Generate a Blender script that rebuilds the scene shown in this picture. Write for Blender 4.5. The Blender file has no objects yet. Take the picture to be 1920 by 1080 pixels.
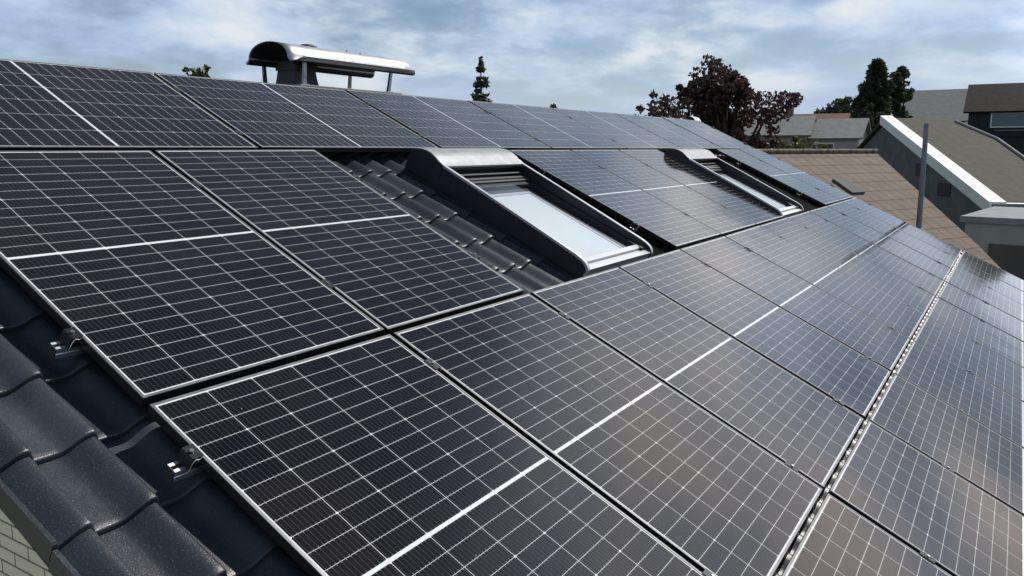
import bpy, math, random
import numpy as np
from mathutils import Matrix, Vector

R = math.radians
rng = np.random.default_rng(7)
random.seed(7)
sc = bpy.context.scene
COL = sc.collection

# ------------------------------------------------------------------ camera
cam_d = bpy.data.cameras.new("camera")
cam = bpy.data.objects.new("camera", cam_d)
COL.objects.link(cam)
_r = Vector((0.534750, -0.845011, 0.0)); _d = Vector((-0.130780, -0.082758, -0.987951)); _f = Vector((0.834829, 0.528307, -0.154765))
cam.matrix_world = Matrix(((_r.x, -_d.x, -_f.x, -1.4096), (_r.y, -_d.y, -_f.y, -3.8472), (_r.z, -_d.z, -_f.z, 6.0065), (0, 0, 0, 1)))
cam_d.sensor_width = 36.0
cam_d.lens = 36.0 * 1489.9 / 1920.0
cam_d.shift_y = -27.3 / 1920.0
cam_d.clip_start = 0.05
cam_d.clip_end = 6000
sc.camera = cam

# ------------------------------------------------------------------ light
SUN_DIR = Vector((0.700, -0.290, 0.970)).normalized()
SUN_EL = math.asin(SUN_DIR.z)
SUN_AZ = math.atan2(SUN_DIR.x, SUN_DIR.y)
sun_d = bpy.data.lights.new("sun", 'SUN')
sun_d.energy = 4.5
sun_d.angle = R(0.5)
sun_d.color = (1.0, 0.95, 0.87)
sun = bpy.data.objects.new("sun", sun_d)
sun.rotation_euler = SUN_DIR.to_track_quat('Z', 'Y').to_euler()
COL.objects.link(sun)
sc.view_settings.view_transform = 'Standard'
sc.view_settings.look = 'None'
sc.view_settings.exposure = 0.0
sc.view_settings.gamma = 1.0


class NT:
    """tiny node helper"""
    def __init__(s, tree):
        s.t = tree; s.n = tree.nodes; s.l = tree.links
    def new(s, typ, **kw):
        n = s.n.new(typ)
        for k, v in kw.items():
            setattr(n, k, v)
        return n
    def put(s, sock, val):
        if isinstance(val, bpy.types.NodeSocket):
            s.l.new(val, sock)
        elif val is not None:
            sock.default_value = val
    def math(s, op, a, b=None, c=None, clamp=False):
        n = s.new('ShaderNodeMath', operation=op, use_clamp=clamp)
        s.put(n.inputs[0], a)
        if b is not None: s.put(n.inputs[1], b)
        if c is not None: s.put(n.inputs[2], c)
        return n.outputs[0]
    def mix(s, f, a, b):
        n = s.new('ShaderNodeMix', data_type='RGBA')
        s.put(n.inputs[0], f); s.put(n.inputs[6], a); s.put(n.inputs[7], b)
        return n.outputs[2]
    def ramp(s, f, stops):
        n = s.new('ShaderNodeValToRGB')
        el = n.color_ramp.elements
        while len(el) < len(stops): el.new(0.5)
        for e, (p, c) in zip(el, stops):
            e.position = p
            e.color = c if len(c) == 4 else (*c, 1)
        s.put(n.inputs[0], f)
        return n.outputs[0]
    def noise(s, vec, scale, detail=3.0, rough=0.5, dist=0.0):
        n = s.new('ShaderNodeTexNoise')
        if vec is not None: s.l.new(vec, n.inputs['Vector'])
        n.inputs['Scale'].default_value = scale; n.inputs['Detail'].default_value = detail
        n.inputs['Roughness'].default_value = rough; n.inputs['Distortion'].default_value = dist
        return n.outputs[0]
    def step(s, f, lo, hi):
        n = s.new('ShaderNodeMapRange', interpolation_type='SMOOTHSTEP')
        s.put(n.inputs[0], f); s.put(n.inputs[1], lo); s.put(n.inputs[2], hi)
        return n.outputs[0]


# ------------------------------------------------------------------ sky
world = bpy.data.worlds.new("World")
sc.world = world
world.use_nodes = True
w = NT(world.node_tree)
w.n.clear()
sky = w.new('ShaderNodeTexSky', sky_type='NISHITA', sun_disc=False)
sky.sun_elevation = SUN_EL
sky.sun_rotation = SUN_AZ
sky.altitude = 100; sky.air_density = 1.0; sky.dust_density = 0.4; sky.ozone_density = 2.0
tc = w.new('ShaderNodeTexCoord')
sep = w.new('ShaderNodeSeparateXYZ'); w.l.new(tc.outputs['Generated'], sep.inputs[0])
zz = w.math('ADD', w.math('MAXIMUM', sep.outputs[2], 0.0), 0.24)
cmb = w.new('ShaderNodeCombineXYZ')
w.put(cmb.inputs[0], w.math('DIVIDE', sep.outputs[0], zz)); w.put(cmb.inputs[1], w.math('DIVIDE', sep.outputs[1], zz))
cmb.inputs[2].default_value = 27.9
big = w.noise(cmb.outputs[0], 0.8, 4, 0.55, 0.3)
fine = w.noise(cmb.outputs[0], 3.0, 10, 0.58, 0.1)
shade = w.noise(cmb.outputs[0], 1.5, 6, 0.55, 0.5)
cover = w.math('ADD', w.math('MULTIPLY', big, 0.55), w.math('MULTIPLY', fine, 0.45))
mask = w.step(cover, 0.36, 0.54)
tone = w.math('ADD', w.math('MULTIPLY', shade, 0.6), w.math('MULTIPLY', fine, 0.4))
# cloud colours are sky radiance (multiplied by the background strength below)
cloud = w.ramp(tone, [(0.37, (3.6, 4.9, 7.2)), (0.46, (4.5, 5.8, 7.9)), (0.53, (5.8, 6.9, 8.4)), (0.62, (8.0, 8.5, 9.0))])
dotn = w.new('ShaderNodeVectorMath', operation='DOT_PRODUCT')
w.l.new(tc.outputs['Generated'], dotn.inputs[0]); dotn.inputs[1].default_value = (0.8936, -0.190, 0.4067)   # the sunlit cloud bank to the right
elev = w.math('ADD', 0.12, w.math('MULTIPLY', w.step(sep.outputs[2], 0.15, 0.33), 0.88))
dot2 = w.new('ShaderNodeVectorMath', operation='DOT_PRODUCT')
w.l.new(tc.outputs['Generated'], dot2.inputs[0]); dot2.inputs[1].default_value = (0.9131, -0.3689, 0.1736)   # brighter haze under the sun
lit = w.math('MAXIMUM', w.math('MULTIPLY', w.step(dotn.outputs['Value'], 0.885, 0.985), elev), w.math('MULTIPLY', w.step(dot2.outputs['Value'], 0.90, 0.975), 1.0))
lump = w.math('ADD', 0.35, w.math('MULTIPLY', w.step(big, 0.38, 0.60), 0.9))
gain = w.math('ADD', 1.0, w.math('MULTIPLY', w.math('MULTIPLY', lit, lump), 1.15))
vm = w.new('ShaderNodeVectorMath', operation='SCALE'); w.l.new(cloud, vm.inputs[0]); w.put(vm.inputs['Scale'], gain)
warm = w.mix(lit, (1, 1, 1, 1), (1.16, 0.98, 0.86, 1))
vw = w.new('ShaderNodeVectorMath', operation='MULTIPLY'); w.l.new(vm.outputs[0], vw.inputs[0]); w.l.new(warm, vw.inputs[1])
# the cloud deck opens to clear blue overhead
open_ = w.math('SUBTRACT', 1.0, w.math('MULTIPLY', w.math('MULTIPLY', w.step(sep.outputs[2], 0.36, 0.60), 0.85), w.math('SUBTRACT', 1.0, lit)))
skys = w.new('ShaderNodeVectorMath', operation='SCALE'); w.l.new(sky.outputs[0], skys.inputs[0]); w.put(skys.inputs['Scale'], w.math('SUBTRACT', 0.74, w.math('MULTIPLY', w.step(sep.outputs[2], 0.2, 0.5), 0.28)))
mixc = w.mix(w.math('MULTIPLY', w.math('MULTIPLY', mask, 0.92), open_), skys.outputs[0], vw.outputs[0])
hz = w.math('MULTIPLY', w.math('SUBTRACT', 1.0, w.step(sep.outputs[2], 0.01, 0.13)), 0.65)
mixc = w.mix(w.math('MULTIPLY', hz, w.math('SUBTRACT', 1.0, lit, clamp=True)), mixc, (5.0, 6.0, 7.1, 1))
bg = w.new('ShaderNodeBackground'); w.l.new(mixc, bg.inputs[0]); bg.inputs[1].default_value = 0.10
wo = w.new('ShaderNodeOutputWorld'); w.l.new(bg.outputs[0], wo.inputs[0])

# ------------------------------------------------------------------ materials
def mat(name, col, rough=0.5, metal=0.0, spec=0.5, vary=0.0, vscale=8.0, bump=0.0, bscale=60.0, coat=0.0):
    m = bpy.data.materials.new(name); m.use_nodes = True
    t = NT(m.node_tree); b = t.n['Principled BSDF']
    b.inputs['Roughness'].default_value = rough; b.inputs['Metallic'].default_value = metal
    b.inputs['Specular IOR Level'].default_value = spec
    b.inputs['Coat Weight'].default_value = coat
    b.inputs['Base Color'].default_value = (*col, 1)
    if vary or bump:
        tcn = t.new('ShaderNodeTexCoord')
    if vary:
        n = t.noise(tcn.outputs['Object'], vscale, 6, 0.6)
        lo = tuple(max(0, c * (1 - vary)) for c in col); hi = tuple(min(1, c * (1 + vary)) for c in col)
        t.put(b.inputs['Base Color'], t.ramp(n, [(0.3, lo), (0.7, hi)]))
        t.put(b.inputs['Roughness'], t.math('ADD', rough - 0.08, t.math('MULTIPLY', n, 0.16)))
    if bump:
        n2 = t.noise(tcn.outputs['Object'], bscale, 4, 0.6)
        bn = t.new('ShaderNodeBump'); bn.inputs['Strength'].default_value = bump; bn.inputs['Distance'].default_value = 0.002
        t.put(bn.inputs['Height'], n2); t.put(b.inputs['Normal'], bn.outputs[0])
    return m

M = {}
M['frame'] = mat('black_anodised_frame', (0.012, 0.012, 0.014), 0.32, 0.0, 0.6, 0.3, 30)
M['frame_edge'] = mat('frame_lip_glint', (0.15, 0.15, 0.16), 0.40, 0.5, 0.5, 0.2, 20)  # paler copy of the black frame, sun glint on the lips put into colour
M['rail'] = mat('mill_aluminium', (0.80, 0.81, 0.83), 0.42, 1.0, 0.5, 0.15, 40)
M['clamp'] = mat('black_clamp', (0.02, 0.02, 0.022), 0.35, 0.3, 0.5, 0.3, 60)
M['bolt'] = mat('stainless_steel', (0.75, 0.75, 0.74), 0.2, 1.0)
M['plastic'] = mat('dark_plastic', (0.03, 0.03, 0.033), 0.45)
M['window_dark'] = mat('anthracite_painted_aluminium', (0.014, 0.019, 0.027), 0.38, 0.0, 0.5, 0.2, 12)
M['window_grey'] = mat('grey_painted_aluminium', (0.30, 0.31, 0.325), 0.36, 0.25, 0.5, 0.08, 10)
M['window_trim'] = mat('light_metal_trim', (0.52, 0.53, 0.55), 0.32, 0.7)
M['bed'] = mat('dark_greenish_sash', (0.016, 0.021, 0.018), 0.5)
M['matte'] = mat('matt_black_shade_flashing', (0.006, 0.006, 0.007), 0.95, 0, 0.04)  # darkness of the gaps beside the roof windows, put into a black sheet
M['guide'] = mat('dull_guide_metal', (0.16, 0.16, 0.17), 0.35, 0.6)
M['gasket'] = mat('black_rubber', (0.008, 0.008, 0.009), 0.5)
M['steel'] = mat('brushed_stainless', (0.46, 0.455, 0.49), 0.46, 1.0, 0.5, 0.10, 6)
M['steel_dark'] = mat('weathered_stainless_leg', (0.23, 0.24, 0.25), 0.35, 0.9, 0.5, 0.3, 25)
M['slate'] = mat('dark_flue_cladding', (0.012, 0.014, 0.016), 0.55, 0.0, 0.5, 0.4, 25)
M['crown'] = mat('grey_chimney_plate', (0.22, 0.22, 0.22), 0.5, 0.4, 0.5, 0.2, 8)
M['board'] = mat('dark_painted_board', (0.022, 0.027, 0.03), 0.5, 0.0, 0.5, 0.25, 10, 0.2)
M['wood'] = mat('grey_soffit', (0.06, 0.06, 0.055), 0.7)
M['white_board'] = mat('white_painted_board', (0.74, 0.74, 0.72), 0.5, 0, 0.4, 0.06, 2)
M['pole'] = mat('galvanised_pole', (0.20, 0.22, 0.25), 0.5, 0.7, 0.5, 0.2, 6)
M['bark'] = mat('bark', (0.05, 0.04, 0.032), 0.9, 0, 0.2, 0.4, 10)


def cell_material():
    m = bpy.data.materials.new('mono_cell_laminate'); m.use_nodes = True
    t = NT(m.node_tree); b = t.n['Principled BSDF']
    tcn = t.new('ShaderNodeTexCoord'); s = t.new('ShaderNodeSeparateXYZ'); t.l.new(tcn.outputs['Object'], s.inputs[0])
    x, y = s.outputs[0], s.outputs[1]
    PC, PR, MID = 0.1830, 0.0715, 0.0065
    def edge(v, pitch):      # distance to the nearest multiple of pitch
        return t.math('ABSOLUTE', t.math('SUBTRACT', v, t.math('MULTIPLY', t.math('ROUND', t.math('DIVIDE', v, pitch)), pitch)))
    dx = edge(x, PC)
    ya = t.math('SUBTRACT', t.math('ABSOLUTE', y), MID)
    dy = edge(ya, PR)
    dy3 = edge(ya, PR * 3)
    lines = t.math('MAXIMUM', t.math('LESS_THAN', dx, 0.00095), t.math('LESS_THAN', dy, 0.00072))
    lines = t.math('MAXIMUM', lines, t.math('LESS_THAN', t.math('ADD', dx, dy3), 0.0060))
    lines = t.math('MAXIMUM', lines, t.math('LESS_THAN', ya, 0.0))
    outside = t.math('MAXIMUM', t.math('GREATER_THAN', t.math('ABSOLUTE', x), 3 * PC - 0.0005), t.math('GREATER_THAN', ya, 12 * PR - 0.0005))
    white = t.math('MAXIMUM', lines, outside)
    # ten round wires per cell along the panel's length, with a bright pad beside every cell gap
    bw = PC / 10.0
    db = edge(t.math('ADD', x, bw / 2), bw)
    wire = t.math('LESS_THAN', db, 0.00038)
    pad = t.math('MULTIPLY', t.math('LESS_THAN', db, 0.0011), t.math('LESS_THAN', t.math('ABSOLUTE', t.math('SUBTRACT', dy, 0.0040)), 0.0012))
    n = t.noise(tcn.outputs['Object'], 3.0, 3, 0.5)
    # each cell differs very slightly in tone
    cid = t.new('ShaderNodeCombineXYZ')
    t.put(cid.inputs[0], t.math('FLOOR', t.math('DIVIDE', x, PC))); t.put(cid.inputs[1], t.math('FLOOR', t.math('DIVIDE', y, PR * 3)))
    oi = t.new('ShaderNodeObjectInfo'); t.put(cid.inputs[2], t.math('MULTIPLY', oi.outputs['Random'], 50.0))
    wn = t.new('ShaderNodeTexWhiteNoise'); t.l.new(cid.outputs[0], wn.inputs['Vector'])
    base = t.mix(wn.outputs[0], (0.0036, 0.0030, 0.0048, 1), (0.0074, 0.0056, 0.0072, 1))
    base = t.mix(wire, base, (0.095, 0.092, 0.095, 1))
    base = t.mix(pad, base, (0.26, 0.26, 0.25, 1))
    base = t.mix(white, base, (0.66, 0.68, 0.70, 1))
    # dust film and specks on the glass
    dn = t.noise(tcn.outputs['Object'], 2.2, 5, 0.65)
    base = t.mix(t.math('MULTIPLY', t.step(dn, 0.35, 0.8), 0.008), base, (0.42, 0.40, 0.37, 1))
    vor = t.new('ShaderNodeTexVoronoi'); vor.inputs['Scale'].default_value = 14.0
    off = t.new('ShaderNodeVectorMath', operation='ADD'); t.l.new(tcn.outputs['Object'], off.inputs[0])
    oc = t.new('ShaderNodeCombineXYZ'); t.put(oc.inputs[0], t.math('MULTIPLY', oi.outputs['Random'], 37.0)); t.put(oc.inputs[1], t.math('MULTIPLY', oi.outputs['Random'], 91.0))
    t.l.new(oc.outputs[0], off.inputs[1]); t.l.new(off.outputs[0], vor.inputs['Vector'])
    sepc = t.new('ShaderNodeSeparateColor'); t.l.new(vor.outputs['Color'], sepc.inputs[0])
    speck = t.math('MULTIPLY', t.math('LESS_THAN', vor.outputs['Distance'], 0.028), t.math('GREATER_THAN', sepc.outputs[0], 0.80))
    base = t.mix(t.math('MULTIPLY', speck, 0.55), base, (0.5, 0.49, 0.46, 1))
    t.put(b.inputs['Base Color'], base)
    b.inputs['IOR'].default_value = 1.43
    b.inputs['Specular IOR Level'].default_value = 0.5
    t.put(b.inputs['Roughness'], t.math('ADD', 0.065, t.math('MULTIPLY', n, 0.05)))
    # faint low waviness of toughened glass
    nb = t.noise(off.outputs[0], 1.3, 2, 0.5)
    bn = t.new('ShaderNodeBump'); bn.inputs['Strength'].default_value = 0.18; bn.inputs['Distance'].default_value = 0.02
    t.put(bn.inputs['Height'], nb); t.put(b.inputs['Normal'], bn.outputs[0])
    return m
M['cells'] = cell_material()


def tile_material():
    m = bpy.data.materials.new('glossy_dark_concrete_tile'); m.use_nodes = True
    t = NT(m.node_tree); b = t.n['Principled BSDF']
    tcn = t.new('ShaderNodeTexCoord')
    n = t.noise(tcn.outputs['Object'], 5.0, 6, 0.65)
    g = t.noise(tcn.outputs['Object'], 230.0, 3, 0.75)
    at = t.new('ShaderNodeAttribute'); at.attribute_name = 'tone'
    v = t.math('ADD', t.math('MULTIPLY', n, 0.6), t.math('MULTIPLY', at.outputs['Fac'], 0.4))
    col = t.ramp(v, [(0.2, (0.015, 0.019, 0.027)), (0.55, (0.030, 0.036, 0.047)), (0.85, (0.053, 0.060, 0.072))])
    # dusty dirt patches and light mineral specks
    d = t.noise(tcn.outputs['Object'], 16.0, 7, 0.7, 0.5)
    col = t.mix(t.math('MULTIPLY', t.step(d, 0.54, 0.74), 0.30), col, (0.058, 0.058, 0.056, 1))
    sp = t.math('GREATER_THAN', g, 0.635)
    col = t.mix(t.math('MULTIPLY', sp, 0.60), col, (0.20, 0.20, 0.20, 1))
    t.put(b.inputs['Base Color'], col)
    t.put(b.inputs['Roughness'], t.math('ADD', 0.19, t.math('MULTIPLY', d, 0.24)))
    b.inputs['Specular IOR Level'].default_value = 0.60
    bn = t.new('ShaderNodeBump'); bn.inputs['Strength'].default_value = 0.60; bn.inputs['Distance'].default_value = 0.0016
    t.put(bn.inputs['Height'], t.math('ADD', g, t.math('MULTIPLY', d, 0.8))); t.put(b.inputs['Normal'], bn.outputs[0])
    return m
M['tile'] = tile_material()


def brick_material():
    m = bpy.data.materials.new('cream_brick'); m.use_nodes = True
    t = NT(m.node_tree); b = t.n['Principled BSDF']
    tcn = t.new('ShaderNodeTexCoord'); s = t.new('ShaderNodeSeparateXYZ'); t.l.new(tcn.outputs['Object'], s.inputs[0])
    c = t.new('ShaderNodeCombineXYZ'); t.put(c.inputs[0], t.math('ADD', s.outputs[1], s.outputs[0])); t.put(c.inputs[1], s.outputs[2])
    br = t.new('ShaderNodeTexBrick'); t.l.new(c.outputs[0], br.inputs['Vector'])
    br.inputs['Color1'].default_value = (0.95, 0.83, 0.60, 1); br.inputs['Color2'].default_value = (0.86, 0.77, 0.58, 1)
    br.inputs['Mortar'].default_value = (0.10, 0.09, 0.08, 1); br.inputs['Scale'].default_value = 1.0
    br.inputs['Mortar Size'].default_value = 0.005; br.inputs['Brick Width'].default_value = 0.25; br.inputs['Row Height'].default_value = 0.066
    n = t.noise(tcn.outputs['Object'], 30, 5, 0.7)
    t.put(b.inputs['Base Color'], t.mix(t.math('MULTIPLY', n, 0.4), br.outputs[0], (0.66, 0.60, 0.47, 1)))
    b.inputs['Roughness'].default_value = 0.85
    return m
M['brick'] = brick_material()


def glass_material():
    m = bpy.data.materials.new('window_glass'); m.use_nodes = True
    t = NT(m.node_tree); t.n.clear()
    tr = t.new('ShaderNodeBsdfTransparent'); tr.inputs[0].default_value = (0.86, 0.885, 0.90, 1)
    gl = t.new('ShaderNodeBsdfGlossy'); gl.inputs['Roughness'].default_value = 0.01
    ge = t.new('ShaderNodeNewGeometry'); dt = t.new('ShaderNodeVectorMath', operation='DOT_PRODUCT')
    t.l.new(ge.outputs['Normal'], dt.inputs[0]); t.l.new(ge.outputs['Incoming'], dt.inputs[1])
    c = t.math('SUBTRACT', 1.0, t.math('ABSOLUTE', dt.outputs['Value'], clamp=True), clamp=True)
    fr = t.math('ADD', 0.09, t.math('MULTIPLY', t.math('POWER', c, 5.0), 0.91))
    mx = t.new('ShaderNodeMixShader'); t.l.new(fr, mx.inputs[0]); t.l.new(tr.outputs[0], mx.inputs[1]); t.l.new(gl.outputs[0], mx.inputs[2])
    out = t.new('ShaderNodeOutputMaterial'); t.l.new(mx.outputs[0], out.inputs[0])
    return m
M['blind'] = mat('white_blind_fabric', (0.76, 0.80, 0.82), 0.8, 0, 0.2, 0.05, 2)
M['blind_guide'] = mat('pale_lilac_guide', (0.50, 0.49, 0.57), 0.6)
M['glass'] = glass_material()


def striped(name, c1, c2, pitch, axis, dark=0.5, rough=0.75):
    """roof covering with rows: c1..c2 mottled, a dark joint every pitch along the local axis"""
    m = bpy.data.materials.new(name); m.use_nodes = True
    t = NT(m.node_tree); b = t.n['Principled BSDF']
    tcn = t.new('ShaderNodeTexCoord'); s = t.new('ShaderNodeSeparateXYZ'); t.l.new(tcn.outputs['Object'], s.inputs[0])
    n = t.noise(tcn.outputs['Object'], 2.2, 6, 0.7)
    col = t.ramp(n, [(0.3, c1), (0.7, c2)])
    hgt = None
    for ax, p in zip(axis, pitch):
        f = t.math('FRACT', t.math('DIVIDE', s.outputs[ax], p))
        j = t.math('MULTIPLY', t.step(f, 0.86, 0.97), dark)
        col = t.mix(j, col, tuple(c * 0.35 for c in c1) + (1,))
        hgt = f if hgt is None else t.math('ADD', hgt, f)
    t.put(b.inputs['Base Color'], col); b.inputs['Roughness'].default_value = rough; b.inputs['Specular IOR Level'].default_value = 0.12
    bn = t.new('ShaderNodeBump'); bn.inputs['Strength'].default_value = 0.6; bn.inputs['Distance'].default_value = 0.05
    t.put(bn.inputs['Height'], t.math('ADD', hgt, t.math('MULTIPLY', n, 0.7))); t.put(b.inputs['Normal'], bn.outputs[0])
    return m
M['roof_brown'] = striped('brown_roof_tiles', (0.15, 0.115, 0.09), (0.22, 0.17, 0.135), (0.30, 0.34), (0, 1), 0.75)
M['roof_olive'] = striped('olive_grey_roofing', (0.055, 0.054, 0.040), (0.082, 0.079, 0.060), (0.5,), (0,), 0.30)
M['roof_dark'] = striped('dark_slate_roof', (0.012, 0.010, 0.010), (0.022, 0.019, 0.018), (0.3,), (1,), 0.4)
M['roof_pale'] = striped('pale_grey_roof', (0.17, 0.18, 0.175), (0.24, 0.245, 0.24), (0.35,), (1,), 0.3)
M['roof_red'] = striped('faded_red_roof', (0.16, 0.09, 0.075), (0.22, 0.13, 0.11), (0.35,), (1,), 0.3)
M['render_grey'] = mat('grey_render_wall', (0.12, 0.125, 0.125), 0.85, 0, 0.2, 0.2, 1.5)
M['render_dark'] = mat('dark_cladding_wall', (0.030, 0.031, 0.034), 0.8, 0, 0.2, 0.25, 1.5)
M['render_pale'] = mat('pale_render_wall', (0.34, 0.33, 0.32), 0.85, 0, 0.2, 0.1, 1.0)
M['render_pink'] = mat('pinkish_render_wall', (0.36, 0.28, 0.27), 0.85, 0, 0.2, 0.1, 1.0)
M['bitumen'] = mat('pale_gravel_flat_roof', (0.24, 0.25, 0.27), 0.8, 0, 0.2, 0.2, 3)
M['navy'] = mat('dark_blue_flat_roof', (0.012, 0.014, 0.026), 0.6, 0, 0.3, 0.3, 2)
M['pane'] = mat('teal_window_pane', (0.035, 0.085, 0.095), 0.08, 0, 0.6)
M['pane_dark'] = mat('dark_window_pane', (0.02, 0.025, 0.03), 0.06, 0, 0.6)


def leaf_material(name, a, b_, tr=0.25):
    m = bpy.data.materials.new(name); m.use_nodes = True
    t = NT(m.node_tree); p = t.n['Principled BSDF']
    at = t.new('ShaderNodeAttribute'); at.attribute_name = 'tone'
    t.put(p.inputs['Base Color'], t.mix(at.outputs['Fac'], (*a, 1), (*b_, 1)))
    p.inputs['Roughness'].default_value = 0.5
    tl = t.new('ShaderNodeBsdfTranslucent'); t.put(tl.inputs[0], t.mix(at.outputs['Fac'], (*a, 1), (*b_, 1)))
    mx = t.new('ShaderNodeMixShader'); mx.inputs[0].default_value = tr
    out = t.n['Material Output']
    t.l.new(p.outputs[0], mx.inputs[1]); t.l.new(tl.outputs[0], mx.inputs[2]); t.l.new(mx.outputs[0], out.inputs[0])
    return m
M['leaf_copper'] = leaf_material('copper_beech_leaf', (0.030, 0.018, 0.019), (0.095, 0.052, 0.048), 0.35)
M['leaf_green'] = leaf_material('green_leaf', (0.030, 0.055, 0.018), (0.085, 0.12, 0.035))
M['leaf_conifer'] = leaf_material('conifer_needles', (0.032, 0.052, 0.030), (0.085, 0.110, 0.060), 0.3)
M['leaf_yellow'] = leaf_material('yellow_green_leaf', (0.08, 0.085, 0.018), (0.15, 0.14, 0.035))


# ------------------------------------------------------------------ mesh builder
class MB:
    def __init__(s):
        s.v = []; s.f = []; s.m = []
    def add(s, vs, fs, mi=0):
        o = len(s.v); s.v += [tuple(p) for p in vs]; s.f += [tuple(i + o for i in f) for f in fs]; s.m += [mi] * len(fs)
    def box(s, a, b, mi=0):
        (x0, y0, z0), (x1, y1, z1) = a, b
        x0, x1 = min(x0, x1), max(x0, x1); y0, y1 = min(y0, y1), max(y0, y1); z0, z1 = min(z0, z1), max(z0, z1)
        s.add([(x0, y0, z0), (x1, y0, z0), (x1, y1, z0), (x0, y1, z0), (x0, y0, z1), (x1, y0, z1), (x1, y1, z1), (x0, y1, z1)],
              [(0, 3, 2, 1), (4, 5, 6, 7), (0, 1, 5, 4), (1, 2, 6, 5), (2, 3, 7, 6), (3, 0, 4, 7)], mi)
    def prism(s, poly, o, ex, mi=0, caps=True):
        """poly: list of 3D points; extruded by the vector ex"""
        n = len(poly); e = Vector(ex)
        vs = [tuple(Vector(p) + Vector(o)) for p in poly] + [tuple(Vector(p) + Vector(o) + e) for p in poly]
        fs = [(i, (i + 1) % n, n + (i + 1) % n, n + i) for i in range(n)]
        if caps: fs += [tuple(range(n - 1, -1, -1)), tuple(range(n, 2 * n))]
        s.add(vs, fs, mi)
    def tube(s, pts, rad, seg=8, mi=0, caps=True):
        pts = [Vector(p) for p in pts]; n = len(pts)
        rad = rad if isinstance(rad, (list, tuple)) else [rad] * n
        vs = []
        for i, p in enumerate(pts):
            d = (pts[min(i + 1, n - 1)] - pts[max(i - 1, 0)]).normalized()
            a = d.orthogonal().normalized() if i == 0 else (a - d * a.dot(d)).normalized()
            b = d.cross(a)
            for k in range(seg):
                t = 2 * math.pi * k / seg
                vs.append(p + (a * math.cos(t) + b * math.sin(t)) * rad[i])
        fs = [(i * seg + k, i * seg + (k + 1) % seg, (i + 1) * seg + (k + 1) % seg, (i + 1) * seg + k) for i in range(n - 1) for k in range(seg)]
        if caps: fs += [tuple(range(seg - 1, -1, -1)), tuple(range((n - 1) * seg, n * seg))]
        s.add(vs, fs, mi)
    def sheet(s, rows, th=None, mi=0):
        """rows: list of equal-length point lists -> quads"""
        n = len(rows[0]); vs = [p for r in rows for p in r]
        fs = [(i * n + k, i * n + k + 1, (i + 1) * n + k + 1, (i + 1) * n + k) for i in range(len(rows) - 1) for k in range(n - 1)]
        s.add(vs, fs, mi)
    def mesh(s, name, mats, smooth=None, bevel=None):
        me = bpy.data.meshes.new(name)
        me.from_pydata(s.v, [], s.f)
        for m in (mats if isinstance(mats, (list, tuple)) else [mats]): me.materials.append(m)
        if any(s.m): me.polygons.foreach_set('material_index', s.m)
        me.update()
        if smooth is not None:
            me.polygons.foreach_set('use_smooth', [True] * len(me.polygons))
            me.set_sharp_from_angle(angle=R(smooth))
        return me


def link(name, me, parent=None, loc=None, rot=None):
    o = bpy.data.objects.new(name, me)
    COL.objects.link(o)
    if parent is not None: o.parent = parent
    if loc is not None: o.location = loc
    if rot is not None: o.rotation_euler = rot
    return o

def bevel(o, wd, seg=2):
    b = o.modifiers.new('bevel', 'BEVEL'); b.width = wd; b.segments = seg; b.limit_method = 'ANGLE'; b.angle_limit = R(40)
    return o

def tag(o, label, cat, group=None):
    o['label'] = label; o['category'] = cat
    if group: o['group'] = group
    return o

def thing(name, label, cat, loc=(0, 0, 0), rot=(0, 0, 0), group=None):
    o = bpy.data.objects.new(name, None); COL.objects.link(o)
    o.empty_display_size = 0.2
    o.location = loc; o.rotation_euler = rot
    return tag(o, label, cat, group)

def structure(o):
    o['kind'] = 'structure'; return o

# roof frame: local x = along the ridge, y = up the slope, z = out of the roof; origin at the top left of the roof-window row
TH = R(25.708)
Z0 = 6.0
ROT = (TH, 0, 0)
def roofw(u, v, n=0.0):
    return Vector((u, -v * math.cos(TH) - n * math.sin(TH), Z0 - v * math.sin(TH) + n * math.cos(TH)))

# ------------------------------------------------------------------ ground
def plain_mat(name, stops, scale):
    m = bpy.data.materials.new(name); m.use_nodes = True
    t = NT(m.node_tree); b = t.n['Principled BSDF']; tcn = t.new('ShaderNodeTexCoord')
    t.put(b.inputs['Base Color'], t.ramp(t.noise(tcn.outputs['Object'], scale, 8, 0.65), stops)); b.inputs['Roughness'].default_value = 0.95
    return m
M['ground'] = plain_mat('grass_and_earth', [(0.3, (0.035, 0.055, 0.02)), (0.55, (0.065, 0.085, 0.035)), (0.75, (0.12, 0.11, 0.07))], 0.15)
g = MB(); g.add([(-3000, -3000, 0), (3000, -3000, 0), (3000, 3000, 0), (-3000, 3000, 0)], [(0, 1, 2, 3)])
structure(link('ground', g.mesh('ground', M['ground'])))

M['bounce_paving'] = plain_mat('beige_bounce_paving', [(0.3, (0.34, 0.31, 0.26)), (0.7, (0.46, 0.42, 0.36))], 1.5)
g = MB(); g.add([(-9.0, -9, 0.004), (0.19, -9, 0.004), (0.19, 9, 0.004), (-9.0, 9, 0.004)], [(0, 1, 2, 3)])  # paving added to bounce light up onto the gable wall
structure(link('bounce_yard', g.mesh('bounce_yard', M['bounce_paving'])))

# ------------------------------------------------------------------ the house with its roof
HB = Vector((6.3, 1.26, 0.0))
house = thing('house', 'dark tiled house carrying all the solar panels, with two roof windows and a chimney', 'house', HB)
RL = Vector((0, 0, Z0)) - HB                                   # roof frame's origin seen from the house's base

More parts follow.
